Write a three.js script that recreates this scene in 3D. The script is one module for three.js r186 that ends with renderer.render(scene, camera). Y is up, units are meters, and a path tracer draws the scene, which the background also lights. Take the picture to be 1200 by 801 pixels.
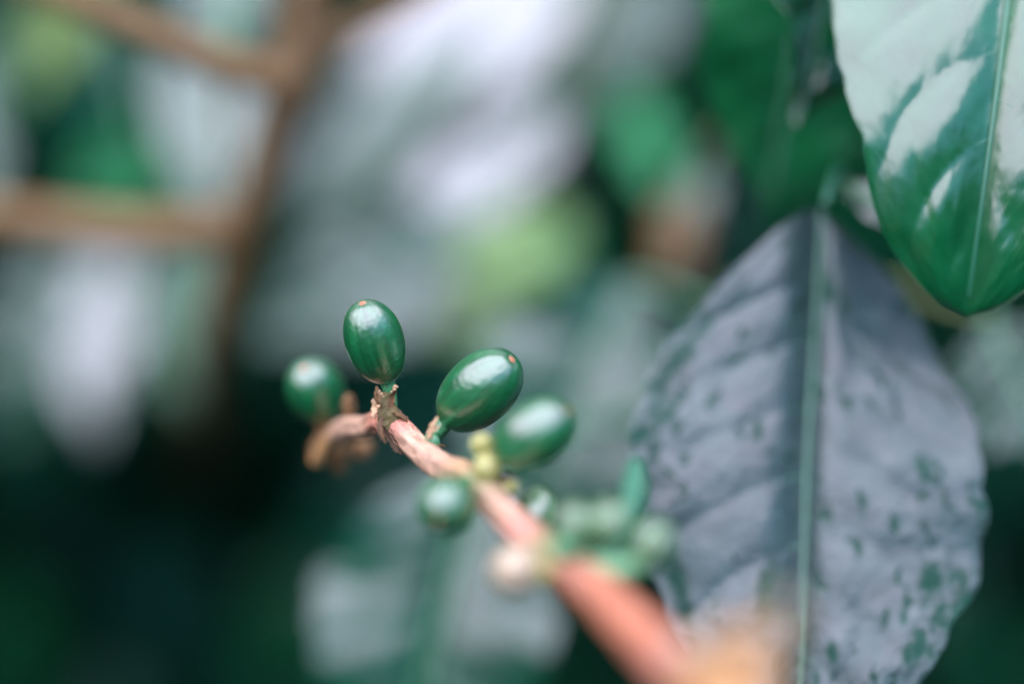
import * as THREE from 'three';
import { mergeGeometries } from 'three/addons/utils/BufferGeometryUtils.js';

// ---------------------------------------------------------------- camera
const scene = new THREE.Scene();
const PITCH = 38 * Math.PI / 180, FOV = 27, FOCUS = 0.25;
const EYE = new THREE.Vector3(0, 1.2, 0);
const camera = new THREE.PerspectiveCamera(FOV, 1200 / 801, 0.01, 200);
camera.position.copy(EYE);
camera.rotation.set(-PITCH, 0, 0);
camera.focus = FOCUS;
camera.userData.fStop = 1.95;
camera.updateMatrixWorld(true);

const renderer = new THREE.WebGLRenderer({ antialias: true });
renderer.toneMapping = THREE.LinearToneMapping;
renderer.toneMappingExposure = 9.0;
renderer.shadowMap.enabled = true;

// ---------------------------------------------------------------- overcast sky and the veiled sun
{
  const w = 64, h = 64, d = new Float32Array(w * h * 4);
  for (let y = 0; y < h; y++) {
    const el = ((y + 0.5) / h - 0.5) * Math.PI;
    const L = el > 0 ? (1 + 2 * Math.sin(el)) / 3 : 1 / 3;
    for (let x = 0; x < w; x++) d.set([L * 0.085, L * 0.168, L * 0.315, 1], (y * w + x) * 4);
  }
  const t = new THREE.DataTexture(d, w, h, THREE.RGBAFormat, THREE.FloatType);
  t.mapping = THREE.EquirectangularReflectionMapping; t.magFilter = THREE.LinearFilter; t.needsUpdate = true;
  scene.background = t; scene.environment = t;
}
// camera-space direction (x right, y up, z towards the viewer) to world
const CX = new THREE.Vector3(1, 0, 0), CY = new THREE.Vector3(0, Math.cos(PITCH), -Math.sin(PITCH)), CZ = new THREE.Vector3(0, Math.sin(PITCH), Math.cos(PITCH));
const dirW = (x, y, z) => new THREE.Vector3().addScaledVector(CX, x).addScaledVector(CY, y).addScaledVector(CZ, z).normalize();
const sun = new THREE.DirectionalLight(new THREE.Color().setRGB(1.0, 0.785, 0.86), 1.5);
sun.position.copy(EYE).addScaledVector(dirW(-0.28, 0.90, 0.33), 6);
sun.target.position.copy(EYE);
sun.shadow.radius = 240; sun.castShadow = true;
sun.shadow.camera.left = sun.shadow.camera.bottom = -3; sun.shadow.camera.right = sun.shadow.camera.top = 3; sun.shadow.camera.far = 20;
scene.add(sun, sun.target);

// ---------------------------------------------------------------- helpers
const TW = Math.tan(FOV / 2 * Math.PI / 180) * 1200 / 801;
const V = (x, y, z) => new THREE.Vector3(x, y, z);
// point seen at a pixel of the 1200 x 801 photograph, at a given distance along the view axis
const P = (px, py, D) => EYE.clone().addScaledVector(CX, (px - 600) / 600 * TW * D).addScaledVector(CY, -(py - 400.5) / 600 * TW * D).addScaledVector(CZ, -D);
const pxm = (px, D) => px / 600 * TW * D;
let seed = 7;
const rnd = () => { seed = (seed * 1664525 + 1013904223) >>> 0; return seed / 4294967296; };
const rr = (a, b) => a + (b - a) * rnd();
const hash = (x, y, s) => { let h = Math.imul(x, 374761393) + Math.imul(y, 668265263) + Math.imul(s, 2246822519) | 0; h = Math.imul(h ^ (h >>> 13), 1274126177); h ^= h >>> 16; return (h >>> 0) / 4294967296; };
function vn(x, y, s = 0) {
  const xi = Math.floor(x), yi = Math.floor(y), fx = x - xi, fy = y - yi, u = fx * fx * (3 - 2 * fx), v = fy * fy * (3 - 2 * fy);
  return (hash(xi, yi, s) * (1 - u) + hash(xi + 1, yi, s) * u) * (1 - v) + (hash(xi, yi + 1, s) * (1 - u) + hash(xi + 1, yi + 1, s) * u) * v;
}
const fbm = (x, y, s = 0, o = 4) => { let a = 0, w = 0.5, t = 0; for (let i = 0; i < o; i++) { a += w * vn(x, y, s + i * 17); t += w; w *= 0.5; x *= 2.03; y *= 2.03; } return a / t; };
const sstep = (a, b, x) => { const t = Math.min(1, Math.max(0, (x - a) / (b - a))); return t * t * (3 - 2 * t); };
const mix = (a, b, t) => a + (b - a) * t;

function tex(w, h, fn, srgb = false, repeat = false) {
  const d = new Uint8Array(w * h * 4);
  for (let y = 0; y < h; y++) for (let x = 0; x < w; x++) {
    const c = fn((x + 0.5) / w, (y + 0.5) / h), o = (y * w + x) * 4;
    if (typeof c === 'number') { const k = Math.max(0, Math.min(255, c * 255)); d[o] = d[o + 1] = d[o + 2] = k; d[o + 3] = 255; }
    else { for (let i = 0; i < 3; i++) d[o + i] = Math.max(0, Math.min(255, (srgb ? Math.pow(Math.max(0, c[i]), 1 / 2.2) : c[i]) * 255)); d[o + 3] = c.length > 3 ? c[3] * 255 : 255; }
  }
  const t = new THREE.DataTexture(d, w, h, THREE.RGBAFormat);
  t.magFilter = THREE.LinearFilter; t.minFilter = THREE.LinearFilter;
  t.wrapS = t.wrapT = repeat ? THREE.RepeatWrapping : THREE.ClampToEdgeWrapping;
  if (srgb) t.colorSpace = THREE.SRGBColorSpace;
  t.needsUpdate = true; return t;
}
const used = {};
const numbered = (n) => { const k = used[n] = (used[n] ?? -1) + 1; return k ? `${n}_${String(k).padStart(3, '0')}` : n; };
function thing(name, label, category, at, group, kind) {
  const g = new THREE.Group(); g.name = numbered(name); g.position.copy(at);
  g.userData = { label, category }; if (group) g.userData.group = group; if (kind) g.userData.kind = kind;
  scene.add(g); return g;
}
function part(name, geo, mat, parent, label) {
  const m = new THREE.Mesh(geo, mat); m.name = name; m.castShadow = m.receiveShadow = true; if (label) m.userData.label = label;
  parent.add(m); return m;
}
// tapered sweep along points (world) with radii; returned geometry is relative to origin
function sweep(pts, radii, { origin = V(0, 0, 0), radial = 14, seg = 60, rough = 0, freq = 900, sd = 1, colors = null, flat = 1 } = {}) {
  const curve = new THREE.CatmullRomCurve3(pts.map((p) => p.clone().sub(origin)), false, 'centripetal');
  const n = pts.length, pos = [], uv = [], col = [], idx = [];
  let T = curve.getTangent(0), N = V(0.31, 0.9, 0.2); N.addScaledVector(T, -N.dot(T)).normalize();
  const total = curve.getLength();
  const at = (arr, t) => { const f = t * (n - 1), i = Math.min(n - 2, Math.floor(f)), k = f - i, s = k * k * (3 - 2 * k); return Array.isArray(arr[0]) ? arr[i].map((a, j) => mix(a, arr[i + 1][j], s)) : mix(arr[i], arr[i + 1], s); };
  const rows = [];
  for (let i = 0; i <= seg; i++) {
    const t = i / seg, c = curve.getPoint(t), tg = curve.getTangent(t);
    N.addScaledVector(tg, -N.dot(tg)).normalize(); const B = tg.clone().cross(N);
    const r0 = at(radii, t), cc = colors ? at(colors, t) : null;
    for (let j = 0; j <= radial; j++) {
      const a = j / radial * Math.PI * 2, jj = j % radial;
      const rad = r0 * (1 + rough * (2 * fbm(Math.cos(a) * 2 + 5 + jj * 0, Math.sin(a) * 2 + t * total * freq * 0.1, sd, 3) - 1) + rough * 0.5 * (2 * vn(Math.cos(a) * 5 + 9, t * total * freq + Math.sin(a) * 5, sd + 3) - 1));
      const p = c.clone().addScaledVector(N, Math.cos(a) * rad).addScaledVector(B, Math.sin(a) * rad * flat);
      pos.push(p.x, p.y, p.z); uv.push(j / radial * 2 * Math.PI * r0 * 40, t * total * 40); if (cc) col.push(...cc);
    }
    rows.push(r0);
  }
  const W = radial + 1;
  for (let i = 0; i < seg; i++) for (let j = 0; j < radial; j++) { const a = i * W + j; idx.push(a, a + 1, a + W, a + 1, a + W + 1, a + W); }
  for (const [i, s] of [[0, -1], [seg, 1]]) {   // rounded caps
    const c = curve.getPoint(i / seg).addScaledVector(curve.getTangent(i / seg), s * rows[i] * 0.45), k = pos.length / 3;
    pos.push(c.x, c.y, c.z); uv.push(0, 0); if (colors) col.push(...at(colors, i / seg));
    for (let j = 0; j < radial; j++) { const a = i * W + j; s < 0 ? idx.push(k, a + 1, a) : idx.push(k, a, a + 1); }
  }
  const g = new THREE.BufferGeometry();
  g.setAttribute('position', new THREE.Float32BufferAttribute(pos, 3)); g.setAttribute('uv', new THREE.Float32BufferAttribute(uv, 2));
  if (colors) g.setAttribute('color', new THREE.Float32BufferAttribute(col, 3));
  g.setIndex(idx); g.computeVertexNormals();
  // close the seam's shading
  const nn = g.attributes.normal;
  for (let i = 0; i <= seg; i++) { const a = i * W, b = a + radial, s = V(nn.getX(a) + nn.getX(b), nn.getY(a) + nn.getY(b), nn.getZ(a) + nn.getZ(b)).normalize(); nn.setXYZ(a, s.x, s.y, s.z); nn.setXYZ(b, s.x, s.y, s.z); }
  return g;
}

// ---------------------------------------------------------------- leaf geometry: axis +z, upper face +y, chord from 0 to L
const outline = (u) => Math.pow(Math.max(0, Math.sin(Math.PI * Math.pow(u, 0.88))), 0.85) * (1 - 0.4 * sstep(0.72, 1, u)) + 0.015;
function leafSurface(o) {
  const { L = 0.13, W = 0.03, bend = 0.5, bend2 = 0, fold = 0.12, curl = 0, quilt = 0.0012, wave = 0.003, groove = 0.0012, veins = 9, twist = 0, sd = 1, edge = 0, shape = outline } = o;
  const M = 200, cz = [0], cy = [0], th = [];
  for (let i = 0; i < M; i++) { const u = (i + 0.5) / M, a = bend * (0.5 - u) + bend2 * (0.25 - u * u); th.push(a); cz.push(cz[i] + Math.cos(a) / M); cy.push(cy[i] + Math.sin(a) / M); }
  const ez = cz[M], ey = cy[M], c = Math.hypot(ez, ey), ca = ez / c, sa = ey / c, k = L / c;
  const centre = (u) => { const f = Math.min(M - 1e-6, Math.max(0, u * M)), i = Math.floor(f), t = f - i, z = mix(cz[i], cz[i + 1], t), y = mix(cy[i], cy[i + 1], t), a = th[i] - Math.atan2(ey, ez); return [k * (z * ca + y * sa), k * (-z * sa + y * ca), a]; };
  const S = (u, v, lift = 0) => {
    const [z, y, a] = centre(u), w = W * shape(u, v), av = Math.abs(v), ph = u * veins - 1.5 * Math.pow(av, 1.25) * (0.6 + 0.6 * u) + (v > 0 ? 0.45 : 0);
    const q = Math.pow(Math.abs(Math.sin(Math.PI * ph)), 0.75) + 1.1 * (fbm(u * 15 + 3, v * 5 + 3, sd + 30, 3) - 0.5), win = sstep(0.02, 0.3, av) * (1 - 0.55 * sstep(0.7, 1, av)) * sstep(0.02, 0.2, u) * (1 - sstep(0.88, 1, u));
    let h = fold * av * w + curl * v * v * w + quilt * (q - 0.6) * win * (0.7 + 0.6 * vn(Math.floor(ph) * 3.7, v > 0 ? 3 : 8, sd))
      + wave * Math.pow(av, 1.6) * (Math.sin(u * 17 + sd * 2.1 + (v > 0 ? 1.9 : 0)) * 0.6 + (2 * fbm(u * 7, v > 0 ? 2 : 9, sd) - 1)) * sstep(0, 0.2, u)
      - groove * (v < 0 ? Math.exp(-Math.pow(av * w / 0.0042, 1.8)) : Math.exp(-Math.pow(av * w / 0.0018, 1.25))) * (1 - 0.6 * u) + lift;
    if (edge) h += edge(u, v);
    const tw = twist * (u - 0.3), x0 = v * w * (1 + 0.11 * (2 * fbm(u * 12, v > 0 ? 4 : 1, sd + 5) - 1) * av), x = x0 * Math.cos(tw) - h * Math.sin(tw), hh = x0 * Math.sin(tw) + h * Math.cos(tw);
    return [x, y + hh * Math.cos(a), z - hh * Math.sin(a)];
  };
  return S;
}
function leafGeo(o, nu = 48, nv = 24) {
  const S = leafSurface(o), pos = [], uv = [], idx = [], W = nv + 1;
  const thick = o.thick ?? 0.0004, sides = thick > 0 ? [0, -thick] : [0];
  for (const l of sides) for (let i = 0; i <= nu; i++) for (let j = 0; j <= nv; j++) {
    const t = j / nv * 2 - 1, v = Math.sign(t) * Math.pow(Math.abs(t), 1.15), u = i / nu, rim = Math.abs(t) > 0.999 || i === 0 || i === nu;
    pos.push(...S(u, v, rim ? -thick * 0.5 : l)); uv.push(v * 0.5 + 0.5, u);
  }
  const N = (nu + 1) * W;
  sides.forEach((_, s) => { for (let i = 0; i < nu; i++) for (let j = 0; j < nv; j++) { const a = s * N + i * W + j; s ? idx.push(a, a + 1, a + W, a + 1, a + W + 1, a + W) : idx.push(a, a + W, a + 1, a + 1, a + W, a + W + 1); } });
  const g = new THREE.BufferGeometry();
  g.setAttribute('position', new THREE.Float32BufferAttribute(pos, 3)); g.setAttribute('uv', new THREE.Float32BufferAttribute(uv, 2)); g.setIndex(idx); g.computeVertexNormals();
  return g;
}
const lineOnLeaf = (o, f, n, r0, r1, lift = 0.0001) => { const S = leafSurface(o), pts = [], rad = []; for (let i = 0; i <= n; i++) { const t = i / n, [u, v] = f(t); pts.push(V(...S(u, v, lift))); rad.push(mix(r0, r1, t)); } return sweep(pts, rad, { radial: 8, seg: n * 2 }); };
const midribGeo = (o, r0 = 0.0009, r1 = 0.0003, lift = 0.0002) => lineOnLeaf(o, (t) => [0.005 + t * 0.97, 0.02 * Math.sin(t * 9 + 1) * (o.sd === 3 ? 0.5 : 0.2)], 24, r0, r1, lift);
// the path of a side vein: the line on which the quilting's phase is a whole number
function veinGeo(o, k, side) {
  const veins = o.veins ?? 9, off = side > 0 ? 0.45 : 0;
  const f = (t) => { const av = 0.02 + t * 0.9; let u = 0.5; for (let i = 0; i < 30; i++) u = (k - off + 1.5 * Math.pow(av, 1.25) * (0.6 + 0.6 * u)) / veins; return [Math.min(0.98, Math.max(0.01, u)), av * side]; };
  return lineOnLeaf(o, f, 14, 0.00016, 0.00006, -0.00010);
}
// turns a leaf so that it runs base -> tip with its upper face towards n
function poseLeaf(m, base, tip, n, origin) {
  const a = tip.clone().sub(base).normalize(), y = n.clone().addScaledVector(a, -n.dot(a)).normalize(), x = y.clone().cross(a);
  m.quaternion.setFromRotationMatrix(new THREE.Matrix4().makeBasis(x, y, a)); m.position.copy(base).sub(origin);
}

// ---------------------------------------------------------------- materials
const leafMap = (s, pale = 0.25) => tex(128, 256, (x, y) => {
  const v = x * 2 - 1, av = Math.abs(v), ph = y * 9 - 1.5 * Math.pow(av, 1.25) * (0.6 + 0.6 * y) + (v > 0 ? 0.45 : 0), d = Math.abs(ph - Math.round(ph));
  const ve = Math.exp(-d * d * 900) * (1 - av) * pale, n = 0.72 + 0.56 * fbm(x * 9, y * 18, s, 4);
  return [0.5 * n + ve * 0.35, 0.6 * n + ve * 0.3, 0.55 * n + ve * 0.3];
}, true);
const LM1 = leafMap(3), LM2 = leafMap(41);
const bumpA = tex(256, 256, (x, y) => fbm(x * 26, y * 52, 5, 4), false, false);
const roughA = tex(128, 256, (x, y) => { const r = 0.7 + 0.6 * fbm(x * 7, y * 12, 77, 4); return [r / 1.4, r / 1.4, r / 1.4]; });
const leafMat = (r, g, b, o = {}) => new THREE.MeshPhysicalMaterial({ color: new THREE.Color().setRGB(r, g, b), map: LM1, roughness: 0.36, roughnessMap: roughA, ior: 1.65, clearcoat: 0.9, clearcoatRoughness: 0.22, bumpMap: bumpA, bumpScale: 0.0003, side: THREE.DoubleSide, ...o });
const LEAF = [leafMat(0.004, 0.085, 0.042, { ior: 2.1, clearcoat: 1 }), leafMat(0.004, 0.085, 0.042, { map: LM2, clearcoat: 0.45, ior: 1.5 }), leafMat(0.006, 0.105, 0.045, { ior: 1.55, clearcoat: 0.8, clearcoatRoughness: 0.3 }), leafMat(0.004, 0.085, 0.042, { map: LM2, clearcoatRoughness: 0.22 })];
const HEDGE = leafMat(0.004, 0.085, 0.042, { map: LM2, clearcoat: 0, ior: 1.4, roughness: 0.5 });
const PALE = leafMat(0.27, 0.42, 0.14, { clearcoat: 0.1, ior: 1.35 });
const OLIVE = leafMat(0.17, 0.26, 0.03, { clearcoat: 0.1, ior: 1.35, roughness: 0.6 });
const RUST = leafMat(0.22, 0.09, 0.025, { clearcoat: 0.15, ior: 1.35, roughness: 0.6 });
const GLOSS = leafMat(0.002, 0.120, 0.036, { map: LM2, roughness: 0.32, ior: 1.58, clearcoat: 0.7, clearcoatRoughness: 0.18 });
const FRESH = leafMat(0.010, 0.30, 0.095, { clearcoat: 0.1, ior: 1.35, roughness: 0.6 });
const THIN = leafMat(0.003, 0.19, 0.055, { transmission: 0.4, thickness: 0, roughness: 0.95, roughnessMap: null, specularIntensity: 0.1, clearcoat: 0.1, clearcoatRoughness: 0.18 });
const RIB = new THREE.MeshPhysicalMaterial({ color: new THREE.Color().setRGB(0.09, 0.26, 0.13), roughness: 0.45, clearcoat: 0.4, clearcoatRoughness: 0.3 });
const RIBMID = new THREE.MeshPhysicalMaterial({ color: new THREE.Color().setRGB(0.055, 0.17, 0.10), roughness: 0.5, clearcoat: 0.2, clearcoatRoughness: 0.3 });
const RIBDARK = new THREE.MeshPhysicalMaterial({ color: new THREE.Color().setRGB(0.012, 0.12, 0.06), roughness: 0.45, clearcoat: 0.4, clearcoatRoughness: 0.3 });
const barkTex = tex(128, 256, (x, y) => { const n = 0.55 + 0.5 * fbm(x * 20, y * 5, 9, 4) + 0.25 * (fbm(x * 60, y * 60, 19, 2) - 0.5); return [n, n * 0.98, n * 0.95]; }, true, true);
const barkBump = tex(128, 256, (x, y) => fbm(x * 24, y * 7, 29, 4), false, true);
const bark = (r, g, b) => new THREE.MeshStandardMaterial({ color: new THREE.Color().setRGB(r, g, b), map: barkTex, bumpMap: barkBump, bumpScale: 0.0006, roughness: 0.75 });
const WOOD = bark(0.17, 0.11, 0.038), TWIG = bark(0.16, 0.22, 0.08);

// ---------------------------------------------------------------- the ground
{
  const g = new THREE.PlaneGeometry(60, 60, 120, 120); g.rotateX(-Math.PI / 2);
  const p = g.attributes.position;
  for (let i = 0; i < p.count; i++) p.setY(i, 0.12 * (fbm(p.getX(i) * 0.8, p.getZ(i) * 0.8, 4) - 0.5));
  g.computeVertexNormals();
  const soil = tex(256, 256, (x, y) => { const n = 0.5 + 0.9 * fbm(x * 30, y * 30, 12, 5); return [0.5 * n, 0.5 * n, 0.5 * n]; }, true, true); soil.repeat.set(40, 40);
  const m = part('ground', g, new THREE.MeshStandardMaterial({ color: new THREE.Color().setRGB(0.030, 0.030, 0.026), map: soil, roughness: 0.95 }), scene);
  m.userData = { kind: 'structure', label: 'dark bare soil under the coffee bushes', category: 'ground' };
}


// ---------------------------------------------------------------- coffee foliage: backdrop ahead, the unseen ring added to block low sky light
{
  const geo = leafGeo({ L: 0.15, W: 0.031, bend: 0.7, fold: 0.15, wave: 0.006, quilt: 0.002, thick: 0, sd: 6 }, 14, 8);
  const N = 16000, OVER = 6000, UNDER = 6000, mesh = new THREE.InstancedMesh(geo, HEDGE, N + OVER + UNDER), m = new THREE.Matrix4(), col = new THREE.Color();
  const X = V(), Y = V(), Z = V();
  for (let i = 0; i < N; i++) {
    const phi = rr(0, Math.PI * 2), front = Math.max(0, Math.cos(phi)), rear = Math.max(0, -Math.cos(phi)), r = mix(0.95, 2.1, Math.pow(rnd(), 1.3)) + 0.45 * front;
    const el = mix(mix(13, 12, front), 24, rear) * Math.PI / 180, top = 1.2 + r * Math.tan(el) * rr(0.85, 1.05) - 0.12 * front, y = rr(0.03, Math.min(top, 2.7));
    const out = V(Math.sin(phi), 0, -Math.cos(phi)), inward = out.clone().negate();
    Z.copy(inward).multiplyScalar(rr(0.1, 0.8)).add(V(rr(-0.7, 0.7), -rr(0.3, 1.1), rr(-0.7, 0.7))).normalize();
    Y.copy(inward).multiplyScalar(0.8).add(V(rr(-0.5, 0.5), rr(-0.35, 0.55), rr(-0.5, 0.5))); Y.addScaledVector(Z, -Y.dot(Z)).normalize(); X.copy(Y).cross(Z);
    const k = rr(0.75, 1.2);
    m.makeBasis(X, Y, Z).scale(V(k, k, k)).setPosition(out.x * r, y, -0.25 + out.z * r); mesh.setMatrixAt(i, m);
    mesh.setColorAt(i, col.setRGB(rr(0.7, 1.3), rr(0.7, 1.3), rr(0.7, 1.3)));
  }
  for (let i = N; i < N + OVER; i++) {   // unseen canopy of leaves, added to shade the background
    Z.set(rr(-1, 1), -rr(0.1, 0.7), rr(-1, 1)).normalize(); Y.set(rr(-0.4, 0.4), 1, rr(-0.4, 0.4)); Y.addScaledVector(Z, -Y.dot(Z)).normalize(); X.copy(Y).cross(Z);
    const k = rr(0.8, 1.25);
    m.makeBasis(X, Y, Z).scale(V(k, k, k)).setPosition(rr(-2.2, 2.2), rr(1.75, 2.4), -rr(1.35, 3.0)); mesh.setMatrixAt(i, m);
    mesh.setColorAt(i, col.setRGB(rr(0.7, 1.3), rr(0.7, 1.3), rr(0.7, 1.3)));
  }
  for (let i = N + OVER; i < N + OVER + UNDER; i++) {   // lower growth of the bush, hanging leaves
    const z = -rr(0.72, 2.0), y = rr(0.02, Math.min(1.1, 1.2 + 0.55 * z + 0.25));
    Z.set(rr(-0.6, 0.6), -1, rr(-0.3, 0.6)).normalize(); Y.set(rr(-0.7, 0.7), rr(-0.3, 0.35), 1); Y.addScaledVector(Z, -Y.dot(Z)).normalize(); X.copy(Y).cross(Z);
    const k = rr(0.7, 1.15);
    m.makeBasis(X, Y, Z).scale(V(k, k, k)).setPosition(rr(-1.3, 1.3), Math.max(0.1, y), z); mesh.setMatrixAt(i, m);
    mesh.setColorAt(i, col.setRGB(rr(0.7, 1.3), rr(0.7, 1.3), rr(0.7, 1.3)));
  }
  mesh.name = 'coffee_hedge'; mesh.castShadow = mesh.receiveShadow = true;
  mesh.userData = { kind: 'stuff', label: 'dense mass of dark green coffee foliage, with an unseen ring and canopy added to block sky light', category: 'foliage' };
  scene.add(mesh);
}

// ---------------------------------------------------------------- the fruiting branch
const salmon = [0.46, 0.175, 0.09], pinkish = [0.54, 0.36, 0.235], greenish = [0.28, 0.30, 0.12], tan = [0.55, 0.33, 0.13];
const BR = [   // px, py, distance, thickness in px, colour
  [372, 538, 0.286, 20, tan], [386, 516, 0.280, 22, tan], [402, 503, 0.272, 26, pinkish], [430, 500, 0.261, 28, pinkish], [452, 493, 0.254, 32, [0.45, 0.20, 0.12]],
  [466, 502, 0.251, 33, [0.58, 0.24, 0.16]], [488, 524, 0.247, 32, pinkish], [518, 547, 0.240, 33, pinkish], [546, 560, 0.2345, 40, [0.42, 0.28, 0.14]], [564, 573, 0.231, 42, greenish],
  [588, 600, 0.225, 38, pinkish], [622, 632, 0.217, 40, [0.56, 0.28, 0.20]], [652, 655, 0.211, 50, greenish], [680, 676, 0.206, 52, [0.40, 0.17, 0.10]], [716, 708, 0.199, 54, salmon],
  [760, 750, 0.190, 58, salmon], [800, 786, 0.182, 66, [0.52, 0.22, 0.14]], [850, 830, 0.172, 74, tan], [920, 890, 0.160, 66, pinkish], [1040, 980, 0.140, 70, salmon], [1250, 1130, 0.120, 80, salmon], [1700, 1400, 0.09, 90, salmon]];
const brPt = BR.map(([x, y, d]) => P(x, y, d));
const O1 = brPt[21].clone();
const branch = thing('fruiting_branch', 'pinkish brown coffee branch bearing oval green berries', 'branch', O1);
const branchTex = tex(256, 512, (x, y) => {   // lengthwise fibres, brown lenticels
  const f = fbm(x * 34, y * 6, 91, 4), g = fbm(x * 6, y * 9, 93, 4), l = sstep(0.80, 0.92, vn(x * 40, y * 26, 95)) * 0.45;
  const n = 0.40 + 0.55 * f + 0.5 * (g - 0.4); return [n * (1 - 0.6 * l), n * (1 - l), n * (0.97 - l)];
}, true, true);
const branchMat = new THREE.MeshPhysicalMaterial({ vertexColors: true, map: branchTex, bumpMap: barkBump, bumpScale: 0.0008, roughness: 0.55, clearcoat: 0.25, clearcoatRoughness: 0.4 });
part('stem', sweep(brPt, BR.map(([, , d, w]) => pxm(w, d) / 2), { origin: O1, radial: 28, seg: 420, rough: 0.09, freq: 500, sd: 4, colors: BR.map((b) => b[4]) }), branchMat, branch);

const berryTex = tex(256, 256, (x, y) => {
  const st = fbm(x * 60, y * 2.2, 21, 3), m = fbm(x * 10, y * 6, 23, 4), sp = sstep(0.86, 0.97, vn(x * 110, y * 80, 25)) * 0.9 - 0.5 * sstep(0.9, 0.98, vn(x * 60, y * 44, 27));
  const n = 0.42 + 0.75 * st + 0.5 * (m - 0.5);
  return [0.55 * n + 0.1 * sp, 0.6 * n + 0.06 * sp, 0.5 * n];
}, true, false);
const berryBump = tex(256, 256, (x, y) => 0.6 * fbm(x * 50, y * 3, 31, 3) + 0.4 * fbm(x * 40, y * 40, 33, 3));
const BERRY = new THREE.MeshPhysicalMaterial({ color: new THREE.Color().setRGB(0.004, 0.200, 0.066), map: berryTex, bumpMap: berryBump, bumpScale: 0.0003, roughness: 0.34, ior: 1.8, clearcoat: 1, clearcoatRoughness: 0.24 });
const PALEBERRY = new THREE.MeshPhysicalMaterial({ color: new THREE.Color().setRGB(0.15, 0.34, 0.16), map: berryTex, bumpMap: berryBump, bumpScale: 0.00012, roughness: 0.38, ior: 1.7, clearcoat: 1, clearcoatRoughness: 0.28 });  // paler green for the small berries at the third node
const BLUSH = new THREE.MeshPhysicalMaterial({ color: new THREE.Color().setRGB(0.72, 0.56, 0.42), map: berryTex, roughness: 0.5, clearcoat: 0.6, clearcoatRoughness: 0.25 });
const SCAR = new THREE.MeshStandardMaterial({ color: new THREE.Color().setRGB(0.36, 0.18, 0.10), roughness: 0.8 });
const SCARIN = new THREE.MeshStandardMaterial({ color: new THREE.Color().setRGB(0.30, 0.08, 0.03), roughness: 0.9 });
const STALK = new THREE.MeshPhysicalMaterial({ color: new THREE.Color().setRGB(0.05, 0.26, 0.10), roughness: 0.5, clearcoat: 0.5, clearcoatRoughness: 0.3, map: barkTex, bumpMap: barkBump, bumpScale: 0.0003 });
const SCALE = new THREE.MeshStandardMaterial({ color: new THREE.Color().setRGB(0.26, 0.15, 0.06), map: barkTex, bumpMap: barkBump, bumpScale: 0.0005, roughness: 0.8, side: THREE.DoubleSide });
const SCALEPALE = new THREE.MeshStandardMaterial({ color: new THREE.Color().setRGB(0.46, 0.32, 0.18), map: barkTex, roughness: 0.75, side: THREE.DoubleSide });
const SCALEDARK = new THREE.MeshStandardMaterial({ color: new THREE.Color().setRGB(0.16, 0.10, 0.055), map: barkTex, bumpMap: barkBump, bumpScale: 0.0005, roughness: 0.85, side: THREE.DoubleSide });
const OCHRE = new THREE.MeshPhysicalMaterial({ color: new THREE.Color().setRGB(0.46, 0.26, 0.085), map: barkTex, roughness: 0.6, clearcoat: 0.3 });
const YELLOWISH = new THREE.MeshPhysicalMaterial({ color: new THREE.Color().setRGB(0.34, 0.36, 0.11), map: barkTex, roughness: 0.6, clearcoat: 0.3 });

function berryGeo(len, rad, sd) {
  const n = 36, m = 40, pos = [], uv = [], idx = [];
  for (let i = 0; i <= n; i++) {
    const a = Math.PI * i / n, y = -Math.cos(a), sx = Math.pow(Math.sin(a), 0.93) * (1 + 0.05 * y);
    const dim = Math.exp(-Math.pow((1 - y) / 0.012, 2)) * 0.03;   // dimple at the free end
    for (let j = 0; j <= m; j++) {
      const b = j / m * 2 * Math.PI, r = rad * sx * (1 + 0.012 * Math.cos(2 * b + sd) + 0.012 * (2 * vn(Math.cos(b) * 1.5 + 4, Math.sin(b) * 1.5 + y + 4, sd) - 1));
      pos.push(r * Math.cos(b), (y - dim) * len / 2, r * Math.sin(b)); uv.push(j / m, i / n);
    }
  }
  for (let i = 0; i < n; i++) for (let j = 0; j < m; j++) { const a = i * (m + 1) + j; idx.push(a, a + m + 1, a + 1, a + 1, a + m + 1, a + m + 2); }
  const g = new THREE.BufferGeometry(); g.setAttribute('position', new THREE.Float32BufferAttribute(pos, 3)); g.setAttribute('uv', new THREE.Float32BufferAttribute(uv, 2)); g.setIndex(idx); g.computeVertexNormals();
  const nn = g.attributes.normal;
  for (let i = 0; i <= n; i++) { const a = i * (m + 1), b = a + m, s = V(nn.getX(a) + nn.getX(b), nn.getY(a) + nn.getY(b), nn.getZ(a) + nn.getZ(b)); if (i === 0) s.set(0, -1, 0); if (i === n) s.set(0, 1, 0); s.normalize(); nn.setXYZ(a, s.x, s.y, s.z); nn.setXYZ(b, s.x, s.y, s.z); }
  return g;
}
const scarGeo = (r) => { const g = new THREE.TorusGeometry(r, r * 0.42, 8, 18); g.rotateX(Math.PI / 2); const p = g.attributes.position; for (let i = 0; i < p.count; i++) { const k = 1 + 0.35 * (vn(p.getX(i) * 3000, p.getZ(i) * 3000, 6) - 0.5); p.setXYZ(i, p.getX(i) * k, p.getY(i) * k, p.getZ(i) * k); } g.computeVertexNormals(); return g; };
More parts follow.
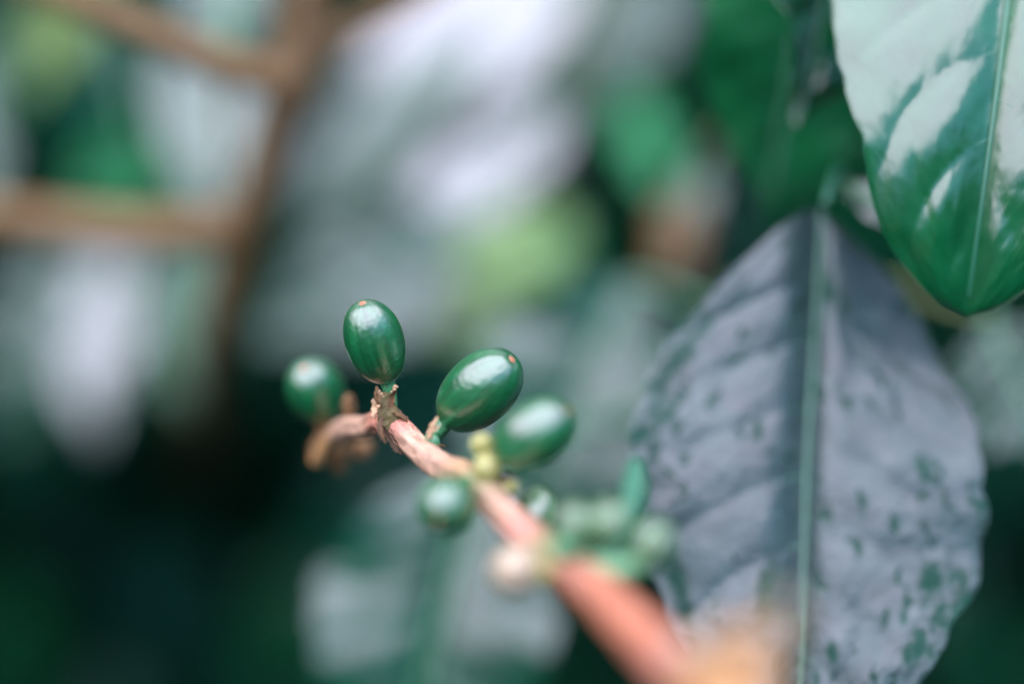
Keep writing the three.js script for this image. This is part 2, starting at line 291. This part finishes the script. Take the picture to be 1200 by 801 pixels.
// centre pixel, distance, free-end direction in camera axes, length and width in px, stalk root (px, py, distance)
function berry(c, D, dir, lenPx, widPx, mat, root, sd, scar = true, stalkMat = STALK, stalkR = 0.0011) {
  const len = pxm(lenPx, D), rad = pxm(widPx, D) / 2, ax = dirW(...dir), ctr = P(c[0], c[1], D);
  const m = part('berry', berryGeo(len, rad, sd), mat, branch);
  m.position.copy(ctr).sub(O1); m.quaternion.setFromUnitVectors(V(0, 1, 0), ax); m.rotateY(sd * 1.7);
  if (scar) {
    const s = part('flower_scar', scarGeo(rad * 0.085), SCAR, m); s.position.y = len / 2 * 0.975; s.scale.set(1, 0.7, 0.8 + 0.35 * vn(sd * 3.3, 1)); s.rotation.y = sd;
    const c2 = part('scar_centre', new THREE.SphereGeometry(rad * 0.06, 10, 8), SCARIN, m); c2.position.y = len / 2 * 0.975; c2.scale.y = 0.6;
  }
  if (root) {
    const inv = m.quaternion.clone().invert(), loc = (w) => w.clone().sub(ctr).applyQuaternion(inv);
    const a = loc(P(...root)), b = V(0, -len / 2 * 0.93, 0), mid = b.clone().add(V(0, -a.distanceTo(b) * 0.45, 0)).lerp(a, 0.3);
    part('stalk', sweep([a, mid, b], [stalkR * 1.15, stalkR, stalkR * 1.25], { radial: 14, seg: 24, rough: 0.12, freq: 900, sd }), stalkMat, m);
  }
  return m;
}
berry([439.5, 401], 0.2500, [-0.24, 0.86, 0.46], 108, 71, BERRY, [455, 487, 0.2515], 1);
berry([561, 458], 0.2490, [0.64, 0.60, 0.46], 125, 83, BERRY, [505, 520, 0.2455], 2, true, STALK, 0.0014);
berry([625, 509], 0.2270, [0.72, 0.52, 0.30], 108, 76, BERRY, [566, 552, 0.2320], 3);
berry([523, 590], 0.2210, [-0.20, -0.35, 0.90], 78, 67, BERRY, [562, 572, 0.2320], 4, true);
berry([370, 459], 0.2800, [-0.20, 0.62, 0.72], 92, 68, BERRY, [400, 498, 0.2740], 5);
berry([629, 600], 0.2330, [0.2, 0.85, -0.4], 62, 46, PALEBERRY, [640, 640, 0.2160], 6, false);
berry([674, 614], 0.2060, [-0.25, 0.6, 0.7], 54, 46, PALEBERRY, [660, 645, 0.2090], 7, false);
berry([711, 612], 0.2050, [0.6, 0.45, 0.6], 62, 48, PALEBERRY, [668, 650, 0.2080], 8, false);
berry([764, 636], 0.2040, [0.55, 0.7, 0.45], 56, 48, PALEBERRY, [690, 668, 0.2060], 9, false);
berry([606, 666], 0.2080, [-0.7, -0.2, 0.65], 66, 56, BLUSH, [652, 658, 0.2100], 10, false);
// a short green shoot and a side stalk at the third node
part('bud_spike', sweep([P(745, 540, 0.222), P(743, 575, 0.219), P(735, 610, 0.216), P(712, 650, 0.210), P(690, 668, 0.206)].map((p) => p.sub(O1)), [0.0010, 0.0020, 0.0016, 0.0016, 0.0022], { radial: 12, seg: 30, rough: 0.1 }), new THREE.MeshPhysicalMaterial({ color: new THREE.Color().setRGB(0.018, 0.12, 0.06), roughness: 0.75 }), branch, 'dark green upright bud spike');
part('side_stalk', sweep([P(775, 650, 0.2045), P(735, 664, 0.2045), P(690, 668, 0.205)].map((p) => p.sub(O1)), [0.0012, 0.0015, 0.0022], { radial: 12, seg: 20, rough: 0.12 }), new THREE.MeshPhysicalMaterial({ color: new THREE.Color().setRGB(0.10, 0.28, 0.12), roughness: 0.5, clearcoat: 0.4 }), branch);
// blobs: buds and stubs of dropped flowers at the nodes
function bud(px, py, D, wPx, hPx, mat, sd, name = 'bud', tilt = 0) {
  const g = new THREE.SphereGeometry(1, 20, 14), p = g.attributes.position;
  for (let i = 0; i < p.count; i++) { const x = p.getX(i), y = p.getY(i), z = p.getZ(i), k = 1 + 0.22 * (2 * fbm(x * 2 + 7 + z, y * 2 + 5 - z, sd, 3) - 1); p.setXYZ(i, x * k, y * k, z * k); }
  g.computeVertexNormals();
  const m = part(name, g, mat, branch); m.position.copy(P(px, py, D)).sub(O1); m.scale.set(pxm(wPx, D) / 2, pxm(hPx, D) / 2, pxm(Math.min(wPx, hPx), D) / 2); m.rotation.z = tilt; return m;
}
bud(565, 521, 0.2300, 26, 30, YELLOWISH, 1); bud(572, 548, 0.2290, 34, 38, YELLOWISH, 2); bud(598, 570, 0.2290, 22, 15, YELLOWISH, 3);
bud(590, 562, 0.2310, 30, 14, SCALEDARK, 4, 'bract'); bud(664, 640, 0.2060, 40, 40, STALK, 5); bud(636, 668, 0.208, 32, 30, YELLOWISH, 6);
// the near node, far out of focus
bud(866, 780, 0.1700, 62, 48, OCHRE, 7); bud(900, 752, 0.1680, 58, 46, SCALEPALE, 8, 'bract'); bud(850, 750, 0.1690, 46, 34, SCALEPALE, 9, 'bract'); bud(916, 722, 0.1650, 34, 46, BLUSH, 10); bud(808, 764, 0.176, 38, 34, BLUSH, 11); bud(880, 804, 0.169, 76, 42, OCHRE, 12); bud(838, 766, 0.171, 40, 30, OCHRE, 18);
// the far node, behind the focus
bud(385, 500, 0.284, 26, 40, SCALE, 13); bud(398, 536, 0.290, 24, 44, SCALE, 14); bud(424, 526, 0.284, 26, 26, SCALE, 15); bud(380, 525, 0.294, 30, 34, SCALE, 16); bud(409, 476, 0.272, 16, 40, SCALE, 17);
// papery scales round the sharp node
const strip = (u) => Math.pow(Math.sin(Math.PI * Math.min(0.97, u * 0.75 + 0.25)), 0.6);
function scale(b, t, n, wPx, mat, sd, o = {}) {
  const B = P(...b), T = P(...t), L = B.distanceTo(T), m = part('bract', leafGeo({ L, W: pxm(wPx, b[2]) / 2, bend: 0.8, fold: 0.5, quilt: 0, wave: 0.0003, groove: 0, thick: 0.00025, shape: strip, sd, ...o }, 16, 8), mat, branch);
  poseLeaf(m, B, T, dirW(...n), O1); return m;
}
part('node_sleeve', sweep([P(459, 500, 0.2512), P(456, 487, 0.2508), P(452, 474, 0.2506), P(450, 462, 0.2505)].map((p) => p.sub(O1)), [pxm(17, 0.25), pxm(14.5, 0.25), pxm(11, 0.25), pxm(8, 0.25)], { radial: 24, seg: 40, rough: 0.15, freq: 1500, sd: 8 }), bark(0.12, 0.105, 0.035), branch, 'crusty olive brown sleeve of old bracts');
scale([446, 478, 0.2480], [441, 452, 0.2475], [-0.5, 0.1, 0.8], 8, SCALE, 1);
scale([444, 484, 0.2475], [437, 466, 0.2465], [-0.6, 0.2, 0.8], 8, SCALEPALE, 2);
scale([443, 474, 0.2470], [437, 490, 0.2460], [-0.5, 0.3, 0.8], 9, SCALEPALE, 3);
scale([457, 480, 0.2490], [465, 452, 0.2480], [0.5, 0.2, 0.8], 8, SCALE, 4, { bend: -1.2 });
scale([461, 458, 0.2485], [466, 453, 0.2470], [0.2, 0.5, 0.8], 9, SCALEPALE, 5);
scale([447, 466, 0.2480], [444, 456, 0.2475], [-0.2, 0.1, 0.9], 6, SCALEPALE, 6);
scale([449, 488, 0.2465], [447, 516, 0.2450], [-0.6, -0.1, 0.8], 9, SCALEDARK, 7);
scale([446, 496, 0.2470], [464, 530, 0.2455], [-0.6, -0.3, 0.7], 8, SCALEDARK, 8, { bend: -0.5 });
scale([455, 508, 0.2490], [470, 532, 0.2470], [-0.3, -0.5, 0.7], 13, SCALEDARK, 9, { bend: -0.5 });
scale([461, 480, 0.2500], [483, 500, 0.2500], [0.5, 0.6, 0.5], 8, SCALEDARK, 10, { bend: 0.6 });
scale([458, 482, 0.2490], [478, 494, 0.2490], [0.4, 0.7, 0.5], 6, SCALE, 11, { bend: 0.6 });
scale([446, 500, 0.2450], [452, 520, 0.2440], [-0.4, 0.1, 0.9], 4, SCALE, 12);
scale([504, 514, 0.2440], [513, 488, 0.2425], [-0.5, 0.4, 0.8], 9, SCALEPALE, 13);
scale([500, 516, 0.2440], [516, 498, 0.2425], [-0.4, 0.6, 0.7], 7, SCALEPALE, 14);
scale([512, 521, 0.2450], [523, 523, 0.2445], [0, 0.6, 0.7], 2.5, SCALE, 15);

// ---------------------------------------------------------------- the broad grey leaf and its twig
const spots = []; { for (let i = 0; i < 170; i++) { const v = rr(-1, 1), big = rnd() < 0.08; spots.push([v, rr(0.03, 0.98), (big ? rr(0.014, 0.030) : rr(0.003, 0.012)), rr(1.3, 3.2), (v > 0 ? 0.75 : -0.75) + rr(-0.4, 0.4)]); } for (let i = 0; i < 26; i++) spots.push([rr(0.72, 1), rr(0.42, 0.95), rr(0.005, 0.022), rr(1, 2.4), 0.7 + rr(-0.5, 0.5)]); for (let i = 0; i < 30; i++) spots.push([-rr(0.78, 1), rr(0.2, 0.8), rr(0.006, 0.025), rr(1, 2.4), -0.7]); }
const spotAt = (x, y) => {
  const wx = 0.026 * (fbm(x * 34, y * 68, 51, 4) - 0.5) * 2, wy = 0.026 * (fbm(x * 34 + 9, y * 68, 52, 4) - 0.5) * 2; let m = 0;
  for (const [v, u, r, e, a] of spots) {
    const dx = (x * 2 - 1 - v) * 0.5 + wx, dy = (y - u) + wy; if (Math.abs(dx) > 0.12 || Math.abs(dy) > 0.12) continue;
    const c = Math.cos(a), s = Math.sin(a), p = (dx * s + dy * c) / e, q = dx * c - dy * s; m = Math.max(m, 1 - sstep(0.2, 1.5, Math.hypot(p, q) / r));
  }
  return m;
};
const SP = new Float32Array(512 * 1024); for (let y = 0; y < 1024; y++) for (let x = 0; x < 512; x++) SP[y * 512 + x] = spotAt((x + 0.5) / 512, (y + 0.5) / 1024);
const spot = (x, y) => SP[Math.min(1023, Math.floor(y * 1024)) * 512 + Math.min(511, Math.floor(x * 512))];
const bigMap = tex(512, 1024, (x, y) => { const s = spot(x, y), n = 0.7 + 0.6 * fbm(x * 12, y * 24, 61, 4); return [mix(0.06, 0.04, s) * n, mix(0.17, 0.17, s) * n, mix(0.15, 0.115, s) * n]; }, true);
const bigCoat = tex(512, 1024, (x, y) => (1 - 0.97 * spot(x, y)) * (0.22 + 0.5 * fbm(x * 11, y * 22, 63, 5)));
const bigSpec = tex(512, 1024, (x, y) => [1, 1, 1, 1 - 0.9 * spot(x, y)]);
const bigRough = tex(512, 1024, (x, y) => { const s = spot(x, y); return mix(0.22 + 0.5 * fbm(x * 10, y * 20, 65, 5), 0.95, s); });
const bigBump = tex(512, 1024, (x, y) => 0.75 * fbm(x * 12, y * 24, 67, 4) + 0.3 * fbm(x * 60, y * 120, 68, 3) - 0.25 * spot(x, y) + 0.25);
const BIGLEAF = new THREE.MeshPhysicalMaterial({ color: new THREE.Color().setRGB(0.28, 0.28, 0.28), map: bigMap, roughness: 1, roughnessMap: bigRough, ior: 1.45, specularIntensityMap: bigSpec, clearcoat: 1, clearcoatMap: bigCoat, clearcoatRoughness: 0.30, bumpMap: bigBump, bumpScale: 0.0009, side: THREE.DoubleSide });
function twigLeaf(twig, spec, mat, { detail = false, rib = RIB, label, origin = twig.position } = {}) {
  const B = P(...spec.base), T = P(...spec.tip), o = { L: B.distanceTo(T), ...spec };
  const m = part('leaf', leafGeo(o, detail ? 110 : 48, detail ? 72 : 24), mat, twig, label);
  poseLeaf(m, B, T, dirW(...spec.n), origin);
  part('midrib', midribGeo(o, spec.rib0 ?? 0.0009, spec.rib1 ?? 0.0003, spec.ribLift ?? 0.0002), rib, m);
  if (detail) for (const s of [-1, 1]) for (let k = 1; k <= (o.veins ?? 9) - 2; k++) part('side_vein', veinGeo(o, k, s), rib, m);
  return m;
}
// the thick pale green rim of a leaf blade
function margin(m, spec) { const o = { L: P(...spec.base).distanceTo(P(...spec.tip)), ...spec }; for (const v of [-1, 1]) part('margin', lineOnLeaf(o, (t) => [0.02 + t * 0.97, v], 60, 0.00015, 0.00013, 0), GLOSS, m); }
function petiole(twig, spec, from, r = 0.0013, mat = RIB) { const B = P(...spec.base), o = twig.position; part('petiole', sweep([from.clone().sub(o), from.clone().lerp(B, 0.55).add(V(0, 0.002, 0)).sub(o), B.clone().sub(o)], [r * 1.3, r, r * 0.9], { radial: 10, seg: 16 }), mat, twig); }
{
  const root = P(1500, 130, 0.36), tw = thing('leafy_twig', 'twig with a broad grey-green leaf mottled by dark spots, behind the fruiting branch', 'twig', root);
  part('stem', sweep([root, P(1250, 170, 0.325), P(1060, 205, 0.302), P(940, 190, 0.300)].map((p) => p.sub(root)), [0.0024, 0.002, 0.0017, 0.001], { seg: 40, rough: 0.1 }), TWIG, tw);
  const s = { base: [968, 238, 0.2850], tip: [932, 985, 0.2570], n: [-0.06, 0.25, 0.96], W: 0.0330, bend: -0.22, fold: 0.10, curl: -0.10, quilt: 0.0008, wave: 0.0022, groove: 0.0052, edge: (u, v) => (v > 0 ? -0.0105 * v * (1 - sstep(0.16, 0.52, u)) : 0), veins: 9, sd: 3, rib0: 0.00055, rib1: 0.00035, ribLift: -0.0002 };
  petiole(tw, s, P(985, 200, 0.3005), 0.0010, RIBDARK);
  const y = { base: [990, 212, 0.298], tip: [1092, 288, 0.283], n: [-0.2, 0.6, 0.75], W: 0.0042, bend: 0.3, fold: 0.1, wave: 0.0008, quilt: 0.0003, groove: 0.0006, sd: 31 };
  twigLeaf(tw, y, LEAF[0], { label: 'small narrow leaf added to carry a white highlight' });  // leaf put in and tilted to mirror the sky as a highlight
  twigLeaf(tw, s, BIGLEAF, { detail: true, rib: RIBMID, label: 'broad grey-green leaf mottled with dark green spots' });
}
// ---------------------------------------------------------------- the glossy leaf hanging in at the upper right, and its dark neighbours
{
  const root = P(1420, -420, 0.36), tw = thing('leafy_twig', 'twig with a bright glossy green leaf hanging point down above the grey leaf', 'twig', root);
  part('stem', sweep([root, P(1240, -300, 0.32), P(1120, -260, 0.31), P(1000, -230, 0.325), P(880, -200, 0.34)].map((p) => p.sub(root)), [0.0026, 0.0022, 0.002, 0.0016, 0.001], { seg: 40, rough: 0.1 }), TWIG, tw);
  const s = { base: [1215, -330, 0.322], tip: [1133, 374, 0.262], n: [-0.18, 0.5, 0.85], W: 0.0325, bend: 1.0, bend2: 0.4, shape: (u) => Math.pow(Math.max(0, Math.sin(Math.PI * Math.pow(u, 1.2))), 0.66) + 0.01, fold: 0.22, curl: -0.18, quilt: 0.0010, wave: 0.0028, groove: 0.0034, veins: 10, sd: 9, twist: -0.1 };
  petiole(tw, s, P(1150, -268, 0.311)); margin(twigLeaf(tw, s, GLOSS, { detail: true, rib: RIBDARK, label: 'bright glossy green leaf, tip hanging down' }), s);
  const s2 = { base: [990, -215, 0.312], tip: [936, 147, 0.290], n: [0.52, -0.05, 0.85], W: 0.0235, bend: 0.3, fold: 0.10, curl: 0.3, wave: 0.0055, sd: 12, twist: 0.15 };
  petiole(tw, s2, P(1000, -230, 0.325)); margin(twigLeaf(tw, s2, GLOSS, { detail: true, rib: RIBDARK }), s2);
  const s3 = { base: [960, -160, 0.345], tip: [893, 262, 0.330], n: [0.25, -0.10, 0.96], W: 0.026, bend: 0.35, fold: 0.1, wave: 0.004, sd: 14, thick: 0 };
  petiole(tw, s3, P(990, -228, 0.326)); twigLeaf(tw, s3, THIN, { rib: RIBDARK, label: 'dark green leaf seen against the shade' });
}

// ---------------------------------------------------------------- the bush behind: a woody stem with side branches, and leafy twigs
function bushTwig(name, label, category, paths, leaves, mat = TWIG) {
  const root = P(...paths[0][0]), tw = thing(name, label, category, root), samples = [];
  paths.forEach((path, i) => {
    const pts = path.map((p) => P(p[0], p[1], p[2])), c = new THREE.CatmullRomCurve3(pts, false, 'centripetal');
    for (let k = 0; k <= 60; k++) samples.push(c.getPoint(k / 60));
    part(i ? 'side_branch' : 'stem', sweep(pts, path.map((p) => pxm(p[3], p[2]) / 2), { origin: root, radial: 14, seg: 70, rough: 0.12, freq: 200, sd: i + 2 }), path.mat ?? mat, tw);
  });
  for (const [spec, m, lab] of leaves) {
    const B = P(...spec.base); let best = samples[0]; for (const q of samples) if (q.distanceTo(B) < best.distanceTo(B)) best = q;
    petiole(tw, spec, best, 0.0014);
    twigLeaf(tw, { wave: 0.004, quilt: 0.0018, bend: 0.35, fold: 0.1, ...spec }, m, { label: lab });
  }
  return tw;
}
const MIR = [-0.10, 0.30, 0.95];
bushTwig('coffee_stem', 'brown woody coffee stem with crossing side branches and leaves', 'stem', [
  [[236, 700, 2.6, 12], [236, 600, 1.6, 18], [238, 530, 0.95, 26], [244, 470, 0.62, 36], [254, 400, 0.46, 48], [300, 235, 0.40, 50], [326, 150, 0.386, 48], [345, 95, 0.378, 64], [362, 30, 0.371, 44], [372, -20, 0.368, 40], [395, -180, 0.36, 34]],
  [[345, 92, 0.378, 46], [290, 84, 0.374, 46], [205, 52, 0.368, 44], [105, 8, 0.362, 42], [-60, -60, 0.355, 40]],
  [[350, 90, 0.378, 34], [400, 42, 0.385, 26], [470, 8, 0.39, 22], [560, -50, 0.40, 20]],
  [[288, 262, 0.405, 54], [220, 272, 0.42, 52], [120, 268, 0.43, 50], [0, 254, 0.44, 46], [-140, 240, 0.45, 40]],
  [[262, 90, 0.40, 9], [263, 160, 0.405, 8], [266, 240, 0.41, 8]],
  [[330, 85, 0.378, 20], [332, 20, 0.37, 18], [322, -90, 0.36, 14]],
], [
  [{ base: [262, -20, 0.575], tip: [250, 265, 0.535], n: MIR, W: 0.023, quilt: 0.0012, wave: 0.0025, sd: 2 }, LEAF[2]],
  [{ base: [300, -190, 0.565], tip: [265, 70, 0.535], n: MIR, W: 0.026, sd: 3 }, LEAF[2]],
  [{ base: [110, -60, 0.62], tip: [30, 120, 0.60], n: [0.2, 0.1, 0.95], W: 0.012, sd: 4 }, OLIVE, 'yellowish olive leaf'],
  [{ base: [222, 172, 0.57], tip: [70, 226, 0.57], n: [0.3, -0.2, 0.95], W: 0.014, sd: 5 }, FRESH, 'fresh green leaf'],
  [{ base: [130, 285, 0.69], tip: [112, 525, 0.650], n: MIR, W: 0.018, quilt: 0.0012, wave: 0.004, sd: 6 }, LEAF[0]],
  [{ base: [90, 290, 0.735], tip: [10, 520, 0.73], n: [-0.1, 0.42, 0.9], W: 0.030, sd: 7 }, LEAF[1]],
  [{ base: [190, 290, 0.74], tip: [215, 470, 0.738], n: [0, 0.42, 0.9], W: 0.028, sd: 8 }, LEAF[2]],
  [{ base: [-40, 60, 0.55], tip: [0, 300, 0.53], n: MIR, W: 0.010, sd: 9 }, LEAF[2]],
], WOOD);
bushTwig('leafy_twig', 'twig of large pale shining leaves behind the berries', 'twig', [
  [[1000, -420, 0.80, 26], [860, -200, 0.72, 24], [745, -90, 0.68, 20], [680, 40, 0.66, 16], [640, 180, 0.64, 13], [625, 300, 0.61, 10], [660, 350, 0.60, 8]],
], [
  [{ base: [690, -60, 0.62], tip: [335, 235, 0.60], n: MIR, W: 0.032, quilt: 0.0005, wave: 0.0015, sd: 11 }, LEAF[0], 'large leaf mirroring the white sky'],
  [{ base: [560, 40, 0.60], tip: [330, 290, 0.58], n: MIR, W: 0.015, quilt: 0.0010, wave: 0.003, sd: 33 }, LEAF[2]],
  [{ base: [665, 125, 0.61], tip: [400, 345, 0.58], n: MIR, W: 0.019, quilt: 0.0010, wave: 0.003, sd: 12 }, LEAF[0]],
  [{ base: [600, 265, 0.58], tip: [290, 400, 0.575], n: [-0.05, 0.20, 0.98], W: 0.027, sd: 13 }, LEAF[1]],
  [{ base: [672, 258, 0.59], tip: [520, 330, 0.56], n: [0.1, 0.12, 0.98], W: 0.0155, sd: 14 }, PALE, 'young pale green leaf'],
  [{ base: [665, 340, 0.585], tip: [480, 400, 0.56], n: [0.1, 0.05, 0.98], W: 0.007, sd: 15 }, PALE],
  [{ base: [790, -50, 0.66], tip: [690, 130, 0.645], n: [-0.05, 0.2, 0.97], W: 0.017, sd: 16 }, LEAF[1]],
  [{ base: [735, 110, 0.62], tip: [775, 235, 0.60], n: [0.4, -0.1, 0.9], W: 0.013, sd: 17 }, FRESH],
  [{ base: [672, 250, 0.61], tip: [520, 392, 0.60], n: [0.3, -0.15, 0.95], W: 0.027, sd: 34 }, FRESH],
  [{ base: [650, 385, 0.60], tip: [600, 330, 0.59], n: [0.2, -0.1, 0.95], W: 0.010, sd: 35 }, FRESH],
]);
bushTwig('leafy_twig', 'short twig with one rust coloured leaf beside the grey leaf', 'twig', [
  [[1080, -330, 0.62, 12], [960, -60, 0.54, 8], [880, 110, 0.49, 6], [815, 200, 0.477, 5]],
], [
  [{ base: [822, 195, 0.480], tip: [806, 285, 0.47], n: MIR, W: 0.006, sd: 36 }, LEAF[0]],
  [{ base: [815, 205, 0.480], tip: [775, 345, 0.47], n: [-0.10, 0.30, 0.90], W: 0.0085, bend: 1.0, fold: -0.3, sd: 18 }, RUST, 'rust brown curled leaf'],
]);
bushTwig('leafy_twig', 'twig of bluish grey leaves below and behind the fruiting branch', 'twig', [
  [[960, 1500, 0.52, 24], [930, 1000, 0.47, 20], [880, 700, 0.45, 16], [815, 480, 0.44, 12], [850, 350, 0.43, 11], [1000, 330, 0.40, 12], [1160, 370, 0.37, 10]],
], [
  [{ base: [560, 540, 0.380], tip: [455, 960, 0.372], n: [-0.05, 0.4, 0.9], W: 0.031, sd: 20, groove: 0.004, quilt: 0.0008 }, LEAF[1]],
  [{ base: [735, 330, 0.432], tip: [600, 640, 0.427], n: [-0.04, 0.1, 0.99], W: 0.033, sd: 21, quilt: 0.0008 }, LEAF[1]],
  [{ base: [1160, 378, 0.36], tip: [1240, 560, 0.35], n: [0, 0.2, 0.95], W: 0.020, sd: 22 }, LEAF[1]],
]);

renderer.render(scene, camera);
